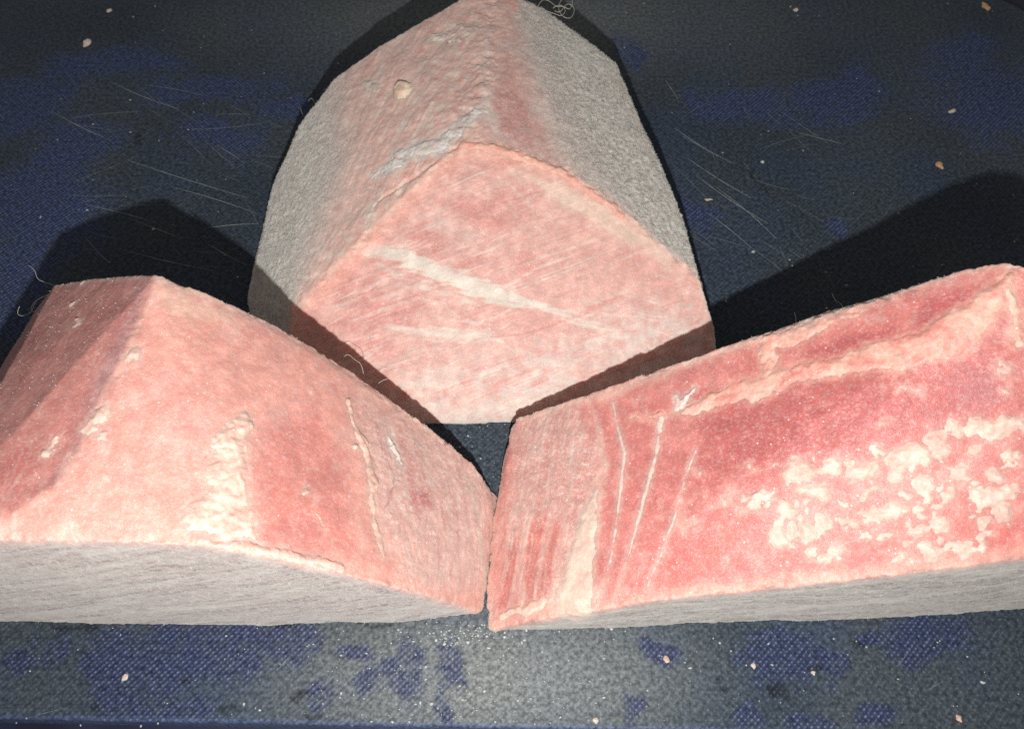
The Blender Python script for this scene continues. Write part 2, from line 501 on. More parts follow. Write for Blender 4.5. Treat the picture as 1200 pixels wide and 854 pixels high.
# ---------------------------------------------------------------- blocks
class Block:
    def __init__(self, name, pts, seeds, label, group, vox=0.00058, rnd=7):
        self.pts = np.array(pts)
        bm = bmesh.new()
        for p in pts: bm.verts.new(p)
        bmesh.ops.convex_hull(bm, input=bm.verts)
        bmesh.ops.delete(bm, geom=[v for v in bm.verts if not v.link_faces], context='VERTS')
        bmesh.ops.triangulate(bm, faces=bm.faces)
        bmesh.ops.recalc_face_normals(bm, faces=bm.faces)
        bm.faces.ensure_lookup_table()
        self.bvh = BVHTree.FromBMesh(bm)
        fn = np.array([f.normal[:] for f in bm.faces]); fd = np.array([f.normal.dot(f.verts[0].co) for f in bm.faces])
        zone = {}
        seedn = []
        for z, x, y in seeds:
            h = self.hit(x, y)
            zone[h[2]] = z
            seedn.append((z, np.array(h[1])))
        fz = [zone[i] if i in zone else max(seedn, key=lambda s: s[1] @ fn[i])[0] for i in range(len(fn))]
        hidden = [i for i in range(len(fn)) if i not in zone and max(s[1] @ fn[i] for s in seedn) < 0.8]
        for i in hidden: fz[i] = 'hidden'
        me = bpy.data.meshes.new('tmp'); bm.to_mesh(me); bm.free()
        o = bpy.data.objects.new('tmp', me); COL.objects.link(o)
        r = o.modifiers.new('r', 'REMESH'); r.mode = 'VOXEL'; r.voxel_size = vox; r.use_smooth_shade = True
        s = o.modifiers.new('s', 'SMOOTH'); s.iterations = rnd; s.factor = 0.5
        dg = bpy.context.evaluated_depsgraph_get()
        ev = o.evaluated_get(dg).to_mesh()
        n = len(ev.vertices)
        P = np.empty(n * 3, np.float32); ev.vertices.foreach_get('co', P); P = P.reshape(-1, 3).astype(np.float64)
        N = np.empty(n * 3, np.float32); ev.vertices.foreach_get('normal', N); N = N.reshape(-1, 3).astype(np.float64)
        lv = np.empty(len(ev.loops), np.int32); ev.loops.foreach_get('vertex_index', lv)
        tot = np.empty(len(ev.polygons), np.int32); ev.polygons.foreach_get('loop_total', tot)
        assert (tot == 4).all()
        Fq = lv.reshape(-1, 4)
        bpy.data.objects.remove(o); bpy.data.meshes.remove(me)
        self.P, self.N, self.F = P, N, Fq
        # zone weights: distance of each vertex under each zone's own planes
        self.z = {}
        sd = {}
        for i, zn in enumerate(fz):
            d = P @ fn[i] - fd[i]
            sd[zn] = np.maximum(sd.get(zn, -9.0), d)
        allm = np.max(np.stack(list(sd.values())), 0)
        ws = {zn: np.exp((d - allm) / 0.0008) for zn, d in sd.items()}
        t = sum(ws.values())
        self.z = {zn: w / t for zn, w in ws.items()}
        self.edge = {zn: -d for zn, d in sd.items()}    # depth under the plane of that zone (m)
        self.name, self.label, self.group = name, label, group
        self.W = P + 0.0022 * np.stack([fbm(P, 0.010, 3, 41), fbm(P, 0.010, 3, 42), fbm(P, 0.010, 3, 43)], 1) \
                   + 0.0006 * np.stack([fbm(P, 0.0022, 2, 44), fbm(P, 0.0022, 2, 45), fbm(P, 0.0022, 2, 46)], 1)
        self.col = np.zeros((n, 3)); self.frost = np.zeros(n); self.disp = np.zeros(n)
        self.extra = []
        print(name, n, 'verts', len(fz), 'hull faces')

    def hit(self, x, y):
        d = ray(x, y); d = d / np.linalg.norm(d)
        loc, nor, idx, dist = self.bvh.ray_cast(Vector(CAM), Vector(d))
        if loc is None:
            loc, nor, idx, dist = self.bvh.find_nearest(Vector(CAM + d * 0.40))
        return np.array(loc), np.array(nor), idx

    def px(self, p):
        return np.linalg.norm(p - CAM) / FPX

    def stroke(self, pts, warp=1.0):
        """signed depth (m, positive inside) of a stroke along surface points; pts = (x, y, half width) as seen in the photograph"""
        Q = self.P + (self.W - self.P) * warp
        out = np.full(len(Q), -1.0)
        H = [(self.hit(x, y)[0], w) for x, y, w in pts]
        H = [(h, w * self.px(h)) for h, w in H]
        if len(H) == 1: H = H * 2
        for (a, wa), (b, wb) in zip(H[:-1], H[1:]):
            d = b - a; L2 = max(d @ d, 1e-12)
            t = np.clip((Q - a) @ d / L2, 0, 1)
            dist = np.sqrt(((Q - a - t[:, None] * d) ** 2).sum(1))
            out = np.maximum(out, wa + (wb - wa) * t - dist)
        return out

    def area(self, pts, warp=1.0):
        """signed depth (m, positive inside) of an outline on the surface"""
        H = np.array([self.hit(x, y)[0] for x, y in pts])
        c = H.mean(0)
        u, s, vt = np.linalg.svd(H - c)
        n = vt[2]
        Q = self.P + (self.W - self.P) * warp - c
        A, B = Q @ vt[0], Q @ vt[1]
        G = (H - c) @ vt[:2].T
        inside = np.zeros(len(Q), bool)
        dist = np.full(len(Q), 9.0)
        for (ax, ay), (bx, by) in zip(G, np.roll(G, -1, 0)):
            k = ((ay > B) != (by > B)) & (A < (bx - ax) * (B - ay) / (by - ay + 1e-15) + ax)
            inside ^= k
            dx, dy = bx - ax, by - ay
            t = np.clip(((A - ax) * dx + (B - ay) * dy) / (dx * dx + dy * dy + 1e-15), 0, 1)
            dist = np.minimum(dist, np.hypot(A - ax - t * dx, B - ay - t * dy))
        sd = np.where(inside, dist, -dist)
        return np.where(np.abs(Q @ n) < 0.012, sd, -1.0)

    def dirn(self, x0, y0, x1, y1):
        return self.hit(x1, y1)[0] - self.hit(x0, y0)[0]

    def paint(self, colour, m):
        self.col = mix(self.col, colour, np.clip(m, 0, 1))

    def patch(self, name, sd, height, colour, colour2, frost=0.2, lump=0.0005, soft=0.0016, label=None, split=False, halo=0.45, rag=0.0012, fade=0.0008):
        sd = sd + rag * fbm(self.P, 0.0060, 4, 77, 0.65) + 0.5 * rag * fbm(self.P, 0.0016, 2, 83)
        m = halo * smooth(-0.0024, 0.0006, sd + 0.0012 * fbm(self.P, 0.0012, 2, 84))
        self.paint(0.5 * (np.asarray(colour) + np.asarray(colour2)), m)
        self.extra.append((name, sd, height, colour, colour2, frost, lump, soft, label, split, fade))

    def build(self):
        P = self.P + self.N * self.disp[:, None]
        P[:, 2] = np.maximum(P[:, 2], 0.0002)
        me = mesh_np(self.name, P, self.F)
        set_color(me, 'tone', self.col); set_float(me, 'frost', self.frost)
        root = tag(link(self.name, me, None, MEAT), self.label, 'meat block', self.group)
        for name, sd, height, colour, colour2, frost, lump, soft, label, split, fade in self.extra:
            sdn = sd
            keep = sdn > -0.0003
            fk = keep[self.F].all(1)
            if fk.sum() < 12: continue
            f = self.F[fk]
            used, inv = np.unique(f, return_inverse=True)
            # drop tiny islands: union by repeated minimum label
            lab = np.arange(len(used))
            fi = inv.reshape(-1, 4)
            for it in range(400):
                mn = lab[fi].min(1)
                new = lab.copy()
                for c in range(4): np.minimum.at(new, fi[:, c], mn)
                new = new[new]
                if (new == lab).all(): break
                lab = new
            ids, cnt = np.unique(lab, return_counts=True)
            ok = np.isin(lab, ids[cnt > 25])
            fi = fi[ok[fi].all(1)]
            if not len(fi): continue
            groups = [fi]
            if split:
                comp = lab[fi[:, 0]]
                big = [i for i in ids[cnt > 25] if (comp == i).sum() > 60]
                big.sort(key=lambda i: -(comp == i).sum())
                groups = [fi[comp == i] for i in big[:70]]
                rest = fi[~np.isin(comp, big[:70])]
                if len(rest): groups.append(rest)
            for gi, fi in enumerate(groups):
                u2, inv2 = np.unique(fi, return_inverse=True)
                idx = used[u2]
                q, nn = P[idx], self.N[idx]
                s = sdn[idx]
                prof = smooth(-0.0003, soft, s)
                h = -0.00020 + prof * (height + 0.0002) + prof * lump * (fbm(q, 0.0045, 3, 78) + 0.6 * fbm(q, 0.0016, 2, 79))
                q = q + nn * h[:, None]
                q[:, 2] = np.maximum(q[:, 2], 0.0003)
                stuff = split and gi >= 70
                pm = mesh_np(name, q, inv2.reshape(-1, 4))
                t = smooth(-0.5, 0.5, fbm(q, 0.006, 3, 80) + 0.6 * fbm(q, 0.0018, 2, 81))
                cc = mix(np.ones((len(q), 1)) * np.asarray(colour)[None], colour2, t)
                cc = mix(cc, self.col[idx], 0.9 * smooth(fade, -0.0003, s + 0.0006 * fbm(q, 0.0014, 2, 82)))
                set_color(pm, 'tone', cc); set_float(pm, 'frost', np.full(len(q), frost))
                po = link(name if not (split and gi == len(groups) - 1 and len(groups) > len(big[:70])) else 'fat_grains', pm, root, FAT)
                if po.name.startswith('fat_grains'): po['kind'] = 'stuff'
                if label: po['label'] = label
        self.root, self.Pd = root, P
        return root

    def needles(self, weight, count, l0, l1, w=0.00011, seed=1):
        """upright ice needles of the hoarfrost, one joined part"""
        r = np.random.default_rng(seed)
        p = np.maximum(weight, 0); p = p / p.sum()
        idx = r.choice(len(p), count, p=p)
        b, n = self.Pd[idx] - self.N[idx] * 0.0001, self.N[idx]
        d = n + 0.55 * r.normal(size=(count, 3)); d /= np.linalg.norm(d, axis=1)[:, None]
        t = np.cross(d, r.normal(size=(count, 3))); t /= np.linalg.norm(t, axis=1)[:, None]
        s = np.cross(d, t)
        L = r.uniform(l0, l1, count)[:, None]
        b = b + 0.0003 * r.normal(size=(count, 3)) * (1 - np.abs(n))
        ww = w * r.uniform(0.7, 1.5, count)[:, None]
        V = np.stack([b + t * ww, b - t * ww * .5 + s * ww * .87, b - t * ww * .5 - s * ww * .87, b + d * L], 1).reshape(-1, 3)
        i = np.arange(count) * 4
        F = np.concatenate([np.stack([i, i + 1, i + 3], 1), np.stack([i + 1, i + 2, i + 3], 1), np.stack([i + 2, i, i + 3], 1)])
        tag(link('frost_needles', mesh_np('frost_needles', V, F, False), self.root, FROST), kind='stuff')


PINK, PALE, RED, DEEP = lin(232, 170, 158), lin(236, 194, 182), lin(216, 130, 122), lin(184, 98, 96)
SALMON, CREAM, CREAM2, WHITE = lin(244, 176, 158), lin(242, 214, 192), lin(246, 196, 176), lin(234, 226, 216)
GREY, GREY2, MAUVE, DUSK = lin(226, 223, 212), lin(208, 204, 194), lin(180, 162, 158), lin(196, 130, 122)
GROUP = 'frozen meat blocks on the cutting board'


def rough_disp(B, fr):
    P = B.P
    d = 0.0009 * fbm(P, 0.030, 2, 51) + 0.00022 * fbm(P, 0.007, 3, 52) + 0.00007 * fbm(P, 0.0018, 2, 53)
    d = d + fr * (0.00050 * fbm(P, 0.0015, 2, 54) + 0.00008 * np.abs(fbm(P, 0.0040, 3, 55)))
    return d


def chip(B, a, b, depth, seed, colour=None):
    """nicks and crumbs along the edge between two faces"""
    e = np.exp(-(np.abs(B.edge[a]) + np.abs(B.edge[b])) / 0.0016)
    q = fbm(B.P, 0.0050, 3, seed, 0.65)
    B.disp += e * depth * (np.minimum(q, 0) * 1.6 + 0.5 * np.maximum(fbm(B.P, 0.0024, 2, seed + 1), 0))
    if colour is not None:
        B.paint(colour, 0.75 * np.clip(e * 1.6, 0, 1) * smooth(-0.25, 0.30, fbm(B.P, 0.0035, 3, seed + 2)))


# ---- rear block
pl = plane(at_h(400, 497, 0), at_h(700, 495, 0), at_h(548, 165, 0.195 * D))
pf = lambda x, y: at_plane(x, y, pl)
h = lambda x, y, k: at_h(x, y, k * D)
pts = [pf(322, 486), pf(343, 362), pf(430, 272), pf(500, 202), pf(538, 168), pf(560, 166), pf(610, 180), pf(672, 205), pf(745, 258), pf(820, 324), pf(838, 388),
       pf(846, 470), h(336, 499, 0), h(490, 498, 0), h(605, 496, 0), h(838, 492, 0),
       h(289, 352, 0.02), h(302, 290, 0.02), h(322, 210, 0.055), h(352, 146, 0.09), h(392, 94, 0.128), h(440, 58, 0.158), h(500, 22, 0.178), h(545, -3, 0.19), h(580, -9, 0.192), h(604, -4, 0.188),
       h(640, 12, 0.165), h(722, 75, 0.125), h(770, 190, 0.112), h(802, 260, 0.10),
       h(566, 90, 0.199), h(640, 110, 0.184), h(352, 290, .088), h(400, 190, .130)]
for q in [h(315, 262, 0), h(345, 190, 0), h(390, 130, 0), h(460, 80, 0), h(560, 50, 0), h(640, 60, 0), h(705, 115, 0), h(750, 210, 0), h(785, 300, 0), h(815, 370, 0)]:
    pts.append(q)
R = Block('frozen_meat_block', pts, [('front', 550, 380), ('front', 700, 330), ('front', 450, 300), ('front', 550, 470), ('roofl', 480, 150), ('roofl', 500, 90), ('roofr', 610, 120), ('roofr', 590, 60), ('right', 720, 160), ('right', 700, 110), ('right', 770, 250), ('left', 320, 290), ('left', 330, 240), ('left', 370, 180)],
          'frosted meat block standing at the rear with a pale pink cut face and grey sides', GROUP)


def paint_rear(B):
    P, z = B.P, B.z
    n = len(P)
    g = lambda k: z.get(k, np.zeros(n))
    front, side = g('front'), g('left') + g('right') + g('hidden')
    ax = np.array([0.02, 1.0, -0.25])
    saw1 = grain(P, B.dirn(420, 430, 780, 300), 0.05, 0.0011, 2, 61)
    saw2 = grain(P, B.dirn(420, 290, 780, 420), 0.05, 0.0012, 2, 62)
    mot = fbm(P, 0.010, 4, 63)
    B.col[:] = lin(228, 180, 168)
    B.paint(lin(224, 162, 152), 0.5 * smooth(-0.4, 0.5, mot))
    B.paint(lin(230, 206, 196), front * 0.60 * smooth(0.05, 0.45, fbm(P, 0.0016, 3, 163)) * smooth(-.25, .35, fbm(P, 0.022, 2, 164)))
    B.paint(lin(212, 132, 124), front * 0.5 * smooth(-.006, .010, B.area([(360, 360), (420, 290), (560, 200), (640, 270), (620, 320), (480, 330), (520, 420), (420, 420)])) * smooth(-.3, .4, fbm(P, .012, 3, 64)))
    Pw = P + 0.004 * np.stack([fbm(P, 0.045, 2, 181), fbm(P, 0.045, 2, 182), fbm(P, 0.045, 2, 183)], 1)
    saw3 = grain(Pw, B.dirn(440, 470, 790, 310), 0.022, 0.0010, 3, 165)
    saw4 = grain(Pw, B.dirn(480, 380, 780, 430), 0.020, 0.0011, 3, 166)
    B.paint(lin(236, 222, 212), front * 0.6 * smooth(0.10, 0.5, saw3) * smooth(-0.1, 0.4, fbm(P, 0.03, 2, 167)))
    B.paint(lin(236, 222, 212), front * 0.6 * smooth(0.10, 0.5, saw4) * smooth(-0.1, 0.4, fbm(P, 0.026, 2, 168)))
    B.paint(lin(226, 214, 204), front * 0.7 * smooth(-.010, .012, B.area([(440, 440), (640, 400), (840, 340), (845, 470), (600, 500), (480, 500)])) * smooth(-.5, .5, fbm(P, .004, 3, 169)))
    # sawn front face
    B.paint(WHITE, front * 0.55 * smooth(0.15, 0.75, saw1) * smooth(-0.4, 0.4, fbm(P, 0.03, 2, 65)))
    B.paint(WHITE, front * 0.45 * smooth(0.2, 0.8, saw2) * smooth(-0.3, 0.5, fbm(P, 0.025, 2, 66)))
    B.paint(RED, front * 0.4 * smooth(0.3, 0.8, -saw1))
    for pts, wdt, s in [([(425, 288, 6), (470, 300, 9), (520, 320, 10), (575, 342, 12), (640, 362, 3)], .9, .0008), ([(640, 362, 3), (700, 385, 2), (780, 412, 2)], .6, .0008), ([(455, 385, 3), (500, 390, 6), (560, 396, 5), (590, 402, 2)], .7, .0012),
                        ([(520, 262, 16), (545, 275, 14), (530, 290, 8)], .30, .0030), ([(650, 372, 2), (720, 345, 2), (800, 318, 1.5)], .35, .0008), ([(440, 310, 2), (520, 345, 3), (560, 355, 1)], .5, .0008),
                        ([(470, 455, 2), (560, 440, 2), (640, 420, 2)], .5, .001), ([(500, 350, 1.5), (600, 410, 1.5), (700, 445, 1.5)], .35, .0007), ([(480, 478, 7), (540, 484, 9), (610, 474, 8), (660, 455, 5)], .5, .0025)]:
        B.paint(lin(234, 228, 214), wdt * smooth(-s * 1.6, s * 1.8, B.stroke(pts, 0.9) + 0.0026 * saw4 + 0.0010 * fbm(P, .003, 3, 184)))
    B.paint(DEEP, 0.35 * smooth(-.0005, .0005, B.stroke([(560, 398, 1.2), (620, 390, 1.6), (690, 368, 1.2)], .5)))
    e = np.minimum(B.edge['roofl'], np.minimum(B.edge['roofr'], B.edge['right'])) + 0.0016 * fbm(P, 0.006, 3, 67)
    B.paint(SALMON, front * 0.8 * smooth(0.0065, 0.001, e))
    B.paint(lin(234, 214, 194), 0.7 * smooth(-.003, .003, 0.001 * saw4 + B.stroke([(600, 200, 3), (650, 222, 10), (700, 250, 12), (750, 282, 9), (800, 325, 4)])))
    B.paint(SALMON, 0.8 * smooth(-.001, .001, B.stroke([(550, 172, 6), (600, 183, 5), (650, 200, 6), (690, 224, 6), (730, 252, 5)])))
    # outer sides under hoarfrost
    strat = grain(P, B.dirn(350, 340, 500, 60), 0.06, 0.003, 3, 68)
    rl = g('roofl')
    B.paint(lin(246, 202, 188), rl * 0.95)
    B.paint(lin(230, 152, 140), rl * 0.8 * smooth(0.05, 0.7, strat))
    B.paint(lin(232, 226, 216), rl * 0.7 * smooth(0.1, 0.7, grain(P, B.dirn(350, 340, 500, 60), 0.04, 0.004, 3, 69)))
    B.paint(lin(224, 214, 202), rl * 0.4 * smooth(.000, .008, B.area([(345, 362), (375, 260), (395, 180), (440, 95), (500, 30), (440, 60), (340, 170), (290, 350)]) + 0.004 * strat))
    rr = g('roofr')
    B.paint(lin(228, 184, 174), rr * 0.9)
    B.paint(lin(234, 220, 210), rr * 0.65 * smooth(-0.1, 0.6, fbm(P, 0.007, 4, 70)))
    B.paint(lin(212, 136, 128), rr * 0.55 * smooth(-.004, .004, B.area([(580, 150), (640, 185), (650, 170), (610, 110), (590, 60)])))
    B.paint(lin(236, 228, 218), 0.6 * smooth(-.002, .002, B.stroke([(570, 40, 3), (570, 90, 5), (572, 130, 7), (585, 160, 4)])))
    B.paint(lin(228, 216, 206), 0.6 * smooth(-.0008, .0008, B.stroke([(645, 110, 2), (660, 150, 2.5), (672, 190, 2)])))
    B.paint(lin(238, 226, 212), rl * 0.8 * smooth(-.05, .4, fbm(P, 0.0045, 4, 172, .6)) * np.clip(smooth(0.016, 0.002, B.edge['front']) + smooth(0.012, 0.001, B.edge['roofr']), 0.30, 1))
    B.paint(GREY, side * 0.95)
    B.paint(GREY2, g('right') * 0.5 * smooth(-0.2, 0.6, grain(P, B.dirn(650, 60, 800, 300), 0.02, 0.004, 3, 71)))
    gr_ = fbm(P, 0.0013, 2, 176)
    B.paint(lin(128, 124, 114), (g('right') + .6 * g('left')) * 0.75 * smooth(0.08, 0.45, gr_))
    B.paint(lin(240, 238, 228), (g('right') + .6 * g('left')) * 0.7 * smooth(0.08, 0.45, -gr_))
    B.paint(lin(246, 226, 214), rl * 0.45 * smooth(0.05, 0.4, gr_))
    B.paint(lin(196, 168, 156), g('right') * 0.45 * smooth(0.008, 0.001, B.edge['roofr']))
    B.paint(lin(206, 178, 160), g('right') * 0.5 * smooth(-.002, .003, B.stroke([(715, 85, 4), (740, 130, 6), (760, 180, 5)])))
    B.paint(SALMON, .9 * smooth(-.001, .002, B.stroke([(585, -4, 8), (600, 4, 8), (606, 14, 4)])))
    B.frost = np.clip(0.18 * front + 0.95 * side + 0.5 * rl + 0.5 * rr, 0, 1)
    B.disp = rough_disp(B, B.frost) + front * 0.00010 * saw1 + rl * (0.0004 * strat + 0.0011 * fbm(P, 0.012, 3, 72, 0.5)) + rr * 0.0005 * fbm(P, 0.009, 3, 73, 0.5) \
        + (g('right') + .7 * g('left')) * 0.0003 * fbm(P, 0.0019, 2, 74)
    for a, b, sd in (('front', 'roofl', 201), ('front', 'roofr', 204), ('front', 'right', 207), ('roofl', 'roofr', 210)):
        chip(B, a, b, 0.0016, sd, lin(244, 200, 184))
    B.disp -= 0.0012 * smooth(-.0008, .0008, B.stroke([(440, 240, 1), (500, 195, 2), (540, 168, 1)]))
    B.patch('fat_knob', B.stroke([(472, 106, 13)], .5), 0.0028, lin(240, 222, 196), lin(236, 208, 184), .2, .0004, .003)
    B.patch('frost_clump', np.maximum(np.maximum(B.stroke([(468, 184, 9), (492, 176, 13), (520, 172, 10)]), B.stroke([(520, 165, 8), (545, 148, 10), (560, 132, 5)])), B.stroke([(440, 205, 4), (470, 190, 8)])), 0.0006, lin(240, 236, 228), lin(234, 218, 208), .9, .0009, .0030, rag=.0042, halo=.7)
    B.patch('frost_clump', B.stroke([(510, 44, 8), (535, 38, 11), (555, 30, 6)]), 0.0006, lin(240, 222, 206), lin(234, 200, 186), .6, .0008, .0025, rag=.0040, halo=.6)
    B.patch('frost_clump', B.stroke([(430, 98, 5), (440, 105, 6)]), 0.0006, lin(232, 214, 196), lin(224, 200, 186), .5, .0005, .0012)
    B.patch('fat_lip', B.stroke([(548, 168, 5), (580, 176, 6), (610, 183, 6), (655, 200, 6), (690, 222, 5), (730, 252, 4)]), 0.0007, SALMON, lin(244, 190, 170), .2, .0003, .0018)


paint_rear(R)
R.build()
fw_ = R.z['right'] + 0.6 * R.z['left'] + 0.12 * R.z['roofr'] + 0.03 * R.z['roofl'] + 0.01
R.needles(fw_, 42000, 0.0004, 0.0010, seed=2)

# ---- left block
Y0 = -0.125
pts = [h(566, 716, 0.0), at_y(480, 693, Y0), at_y(400, 672, Y0), at_y(320, 653, Y0), at_y(230, 640, Y0), at_y(110, 634, Y0), at_y(0, 633, Y0), at_y(-90, 636, Y0), h(130, 452, .308), h(98, 528, .310), h(68, 572, .308), h(30, 601, .305), h(-30, 614, .302), h(-90, 618, .298),
       h(185, 323, 0.310), h(250, 346, 0.278), h(330, 386, 0.218), h(395, 425, .167), h(440, 455, 0.132), h(500, 498, 0.088), h(556, 549, 0.04), h(568, 590, 0.016), h(570, 650, 0.005),
       h(65, 334, 0.230), h(110, 327, 0.264), h(0, 466, 0.185), h(-60, 560, 0.17),
       h(36, 372, 0.10), h(-16, 458, 0.07),
       h(565, 718, 0), h(480, 727, 0), h(300, 733, 0), h(0, 729, 0), h(-120, 720, 0)]
for q in [(-0.006, -0.07, 0), (-0.03, -0.046, 0), (-0.08, -0.046, 0), (-0.125, -0.046, 0), (-0.155, -0.055, 0), (-0.19, -0.09, 0), (-0.22, -0.11, 0)]:
    pts.append(np.array(q))
L = Block('frozen_meat_block', pts, [('top', 300, 520), ('top', 450, 550), ('top', 200, 420), ('top', 520, 620), ('top', 150, 600), ('bev', 100, 420), ('bev', 60, 500), ('bev', 30, 560), ('bev', 140, 350), ('front', 150, 690), ('front', 350, 695), ('front', 30, 680), ('front', 470, 710)],
          'pink meat block at the left with a cream fat seam and sloping end coloured as in shade', GROUP)


def paint_left(B):
    P, z = B.P, B.z
    n = len(P)
    g = lambda k: z.get(k, np.zeros(n))
    top, bev, front, hid = g('top'), g('bev'), g('front'), g('hidden')
    fib = grain(P, B.dirn(520, 520, 540, 690), 0.03, 0.0016, 3, 91)
    mot = fbm(P, 0.012, 4, 92)
    B.col[:] = PINK
    B.paint(SALMON, 0.5 * smooth(-0.5, 0.4, mot))
    B.paint(PALE, 0.5 * smooth(0.0, 0.6, fbm(P, 0.006, 4, 93)))
    red = B.area([(312, 500), (375, 478), (408, 540), (412, 600), (425, 650), (380, 650), (300, 635), (303, 560)])
    B.paint(lin(214, 122, 115), top * 0.55 * smooth(-.004, .006, red))
    # frosty fibrous end beside the other block
    fe = smooth(-.006, .010, B.area([(415, 460), (500, 500), (570, 552), (572, 718), (470, 690), (440, 600)]))
    B.paint(lin(222, 186, 174), top * fe * 0.75)
    B.paint(lin(204, 132, 124), top * fe * 0.6 * smooth(0.0, 0.6, fib))
    B.paint(lin(216, 206, 190), top * fe * 0.5 * smooth(0.15, 0.7, grain(P, B.dirn(520, 520, 540, 690), 0.02, 0.002, 3, 94)))
    B.paint(lin(196, 108, 104), 0.8 * smooth(-.002, .0025, B.area([(478, 565), (500, 575), (508, 598), (480, 590)])))
    B.paint(lin(206, 122, 116), 0.6 * smooth(-.002, .003, B.stroke([(470, 505, 5), (478, 535, 8), (480, 560, 8)])))
    B.paint(lin(206, 196, 178), 0.8 * smooth(-.001, .0015, B.stroke([(548, 560, 4), (560, 620, 5), (566, 690, 3)])))
    # near the top ridge
    B.paint(lin(240, 200, 180), 0.75 * smooth(-.003, .003, B.stroke([(188, 332, 8), (200, 350, 14), (225, 365, 12), (270, 372, 6)])))
    B.paint(lin(238, 204, 186), 0.6 * smooth(-.002, .002, B.stroke([(190, 328, 4), (250, 350, 5), (330, 390, 5), (430, 455, 5), (500, 503, 4)])))
    B.paint(lin(242, 190, 172), 0.7 * smooth(-.002, .002, B.stroke([(186, 335, 4), (160, 385, 4), (130, 450, 4), (100, 520, 4), (75, 565, 5)])))
    # sloping end: shade from facing away from the lamp painted in, plus mauve frost
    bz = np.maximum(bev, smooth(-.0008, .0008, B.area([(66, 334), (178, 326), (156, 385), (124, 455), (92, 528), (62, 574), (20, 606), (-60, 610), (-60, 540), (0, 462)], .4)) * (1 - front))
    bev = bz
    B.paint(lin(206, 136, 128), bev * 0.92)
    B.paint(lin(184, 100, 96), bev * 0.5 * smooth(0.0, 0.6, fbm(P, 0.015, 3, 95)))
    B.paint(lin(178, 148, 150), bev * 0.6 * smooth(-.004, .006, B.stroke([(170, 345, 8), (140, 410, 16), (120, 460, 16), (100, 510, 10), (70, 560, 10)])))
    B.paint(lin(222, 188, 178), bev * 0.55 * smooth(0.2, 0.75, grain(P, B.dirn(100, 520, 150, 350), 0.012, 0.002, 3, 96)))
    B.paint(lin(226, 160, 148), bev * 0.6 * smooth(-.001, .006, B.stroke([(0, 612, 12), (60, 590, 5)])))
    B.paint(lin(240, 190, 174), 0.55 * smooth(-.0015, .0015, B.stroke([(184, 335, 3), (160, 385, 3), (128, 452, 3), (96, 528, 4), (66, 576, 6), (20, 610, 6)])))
    # pale rim above the grey side
    er = B.edge['front'] + 0.0018 * fbm(P, 0.006, 3, 97)
    B.paint(lin(238, 178, 162), (top + .5 * bev) * 0.75 * smooth(0.006, 0.001, er))
    gf = grain(P, B.dirn(0, 715, 330, 670), 0.05, 0.0022, 3, 98)
    gcol = mix(np.ones((n, 1)) * lin(172, 160, 154)[None], lin(128, 106, 104), smooth(-0.05, 0.4, gf) * 0.8)
    gcol = mix(gcol, lin(196, 192, 184), smooth(0.05, 0.4, grain(P, B.dirn(0, 700, 330, 655), 0.07, 0.006, 3, 99)) * 0.7)
    B.col = mix(B.col, gcol, np.clip(front, 0, 1))
    B.col = mix(B.col, GREY, hid * 0.9)
    B.paint(lin(212, 166, 156), front * 0.6 * smooth(0.006, 0.0, B.edge['top'] + 0.002 * fbm(P, 0.006, 3, 131)))
    B.frost = np.clip(0.25 + 0.45 * top * fe + 0.4 * front + 0.6 * hid - 0.1 * bev, 0, 1)
    B.disp = rough_disp(B, B.frost) + top * fe * 0.00018 * fib + front * 0.00018 * gf
    for a, b, sd in (('front', 'top', 221), ('front', 'bev', 224), ('top', 'hidden', 227), ('top', 'bev', 230)):
        chip(B, a, b, 0.0014 if b != 'bev' else 0.0007, sd, lin(240, 190, 174) if b != 'bev' else None)
    # cracks along the fat column
    for q in ([(418, 500, .8), (440, 545, 1), (432, 580, .8), (446, 615, .9), (440, 640, .6)], [(455, 520, .6), (460, 560, .8), (452, 600, .6)], [(238, 540, .8), (262, 505, .8), (285, 490, .6)]):
        s = smooth(-.0004, .0004, B.stroke(q, 1.0)); B.disp -= .0007 * s; B.paint(lin(150, 92, 84), 0.6 * s)
    B.patch('fat_seam', B.area([(268, 490), (290, 478), (300, 496), (290, 520), (297, 552), (290, 590), (302, 634), (262, 632), (216, 622), (224, 590), (244, 575), (238, 552), (252, 535), (244, 515)]), 0.0007, lin(240, 208, 190), lin(236, 188, 172), .3, .0008, .0030, rag=.0024, fade=.0012)
    for x, y, r in [(355, 572, 7), (370, 585, 4), (118, 488, 9), (104, 503, 8), (120, 515, 5), (55, 522, 7), (80, 362, 6), (86, 382, 6), (95, 333, 4), (395, 545, 4), (410, 520, 6), (300, 470, 4), (226, 604, 10), (75, 545, 5), (152, 415, 8)]:
        B.patch('fat_speck', B.stroke([(x - .5 * r, y + .3 * r, .6 * r), (x + .3 * r, y - .2 * r, r)], 1.6), 0.0005, lin(240, 200, 184), lin(236, 186, 172), .3, .0006, .0016, rag=.0022)
    B.patch('fat_ridge', np.maximum(B.stroke([(408, 470, 4), (422, 510, 6), (436, 560, 7), (440, 610, 6), (450, 650, 4)]), -1), 0.0007, lin(240, 198, 178), lin(228, 188, 170), .3, .0006, .0016)
    B.patch('frost_clump', B.stroke([(456, 508, 3), (462, 525, 6), (470, 545, 3)]), 0.0008, lin(236, 228, 216), lin(228, 206, 194), .6, .0006, .0012)
    B.patch('fat_thread', B.stroke([(372, 602, 1.2), (385, 625, 1.5), (396, 650, 1.6)], .3), 0.0004, lin(238, 200, 182), lin(236, 190, 172), .2, .0002, .0006)
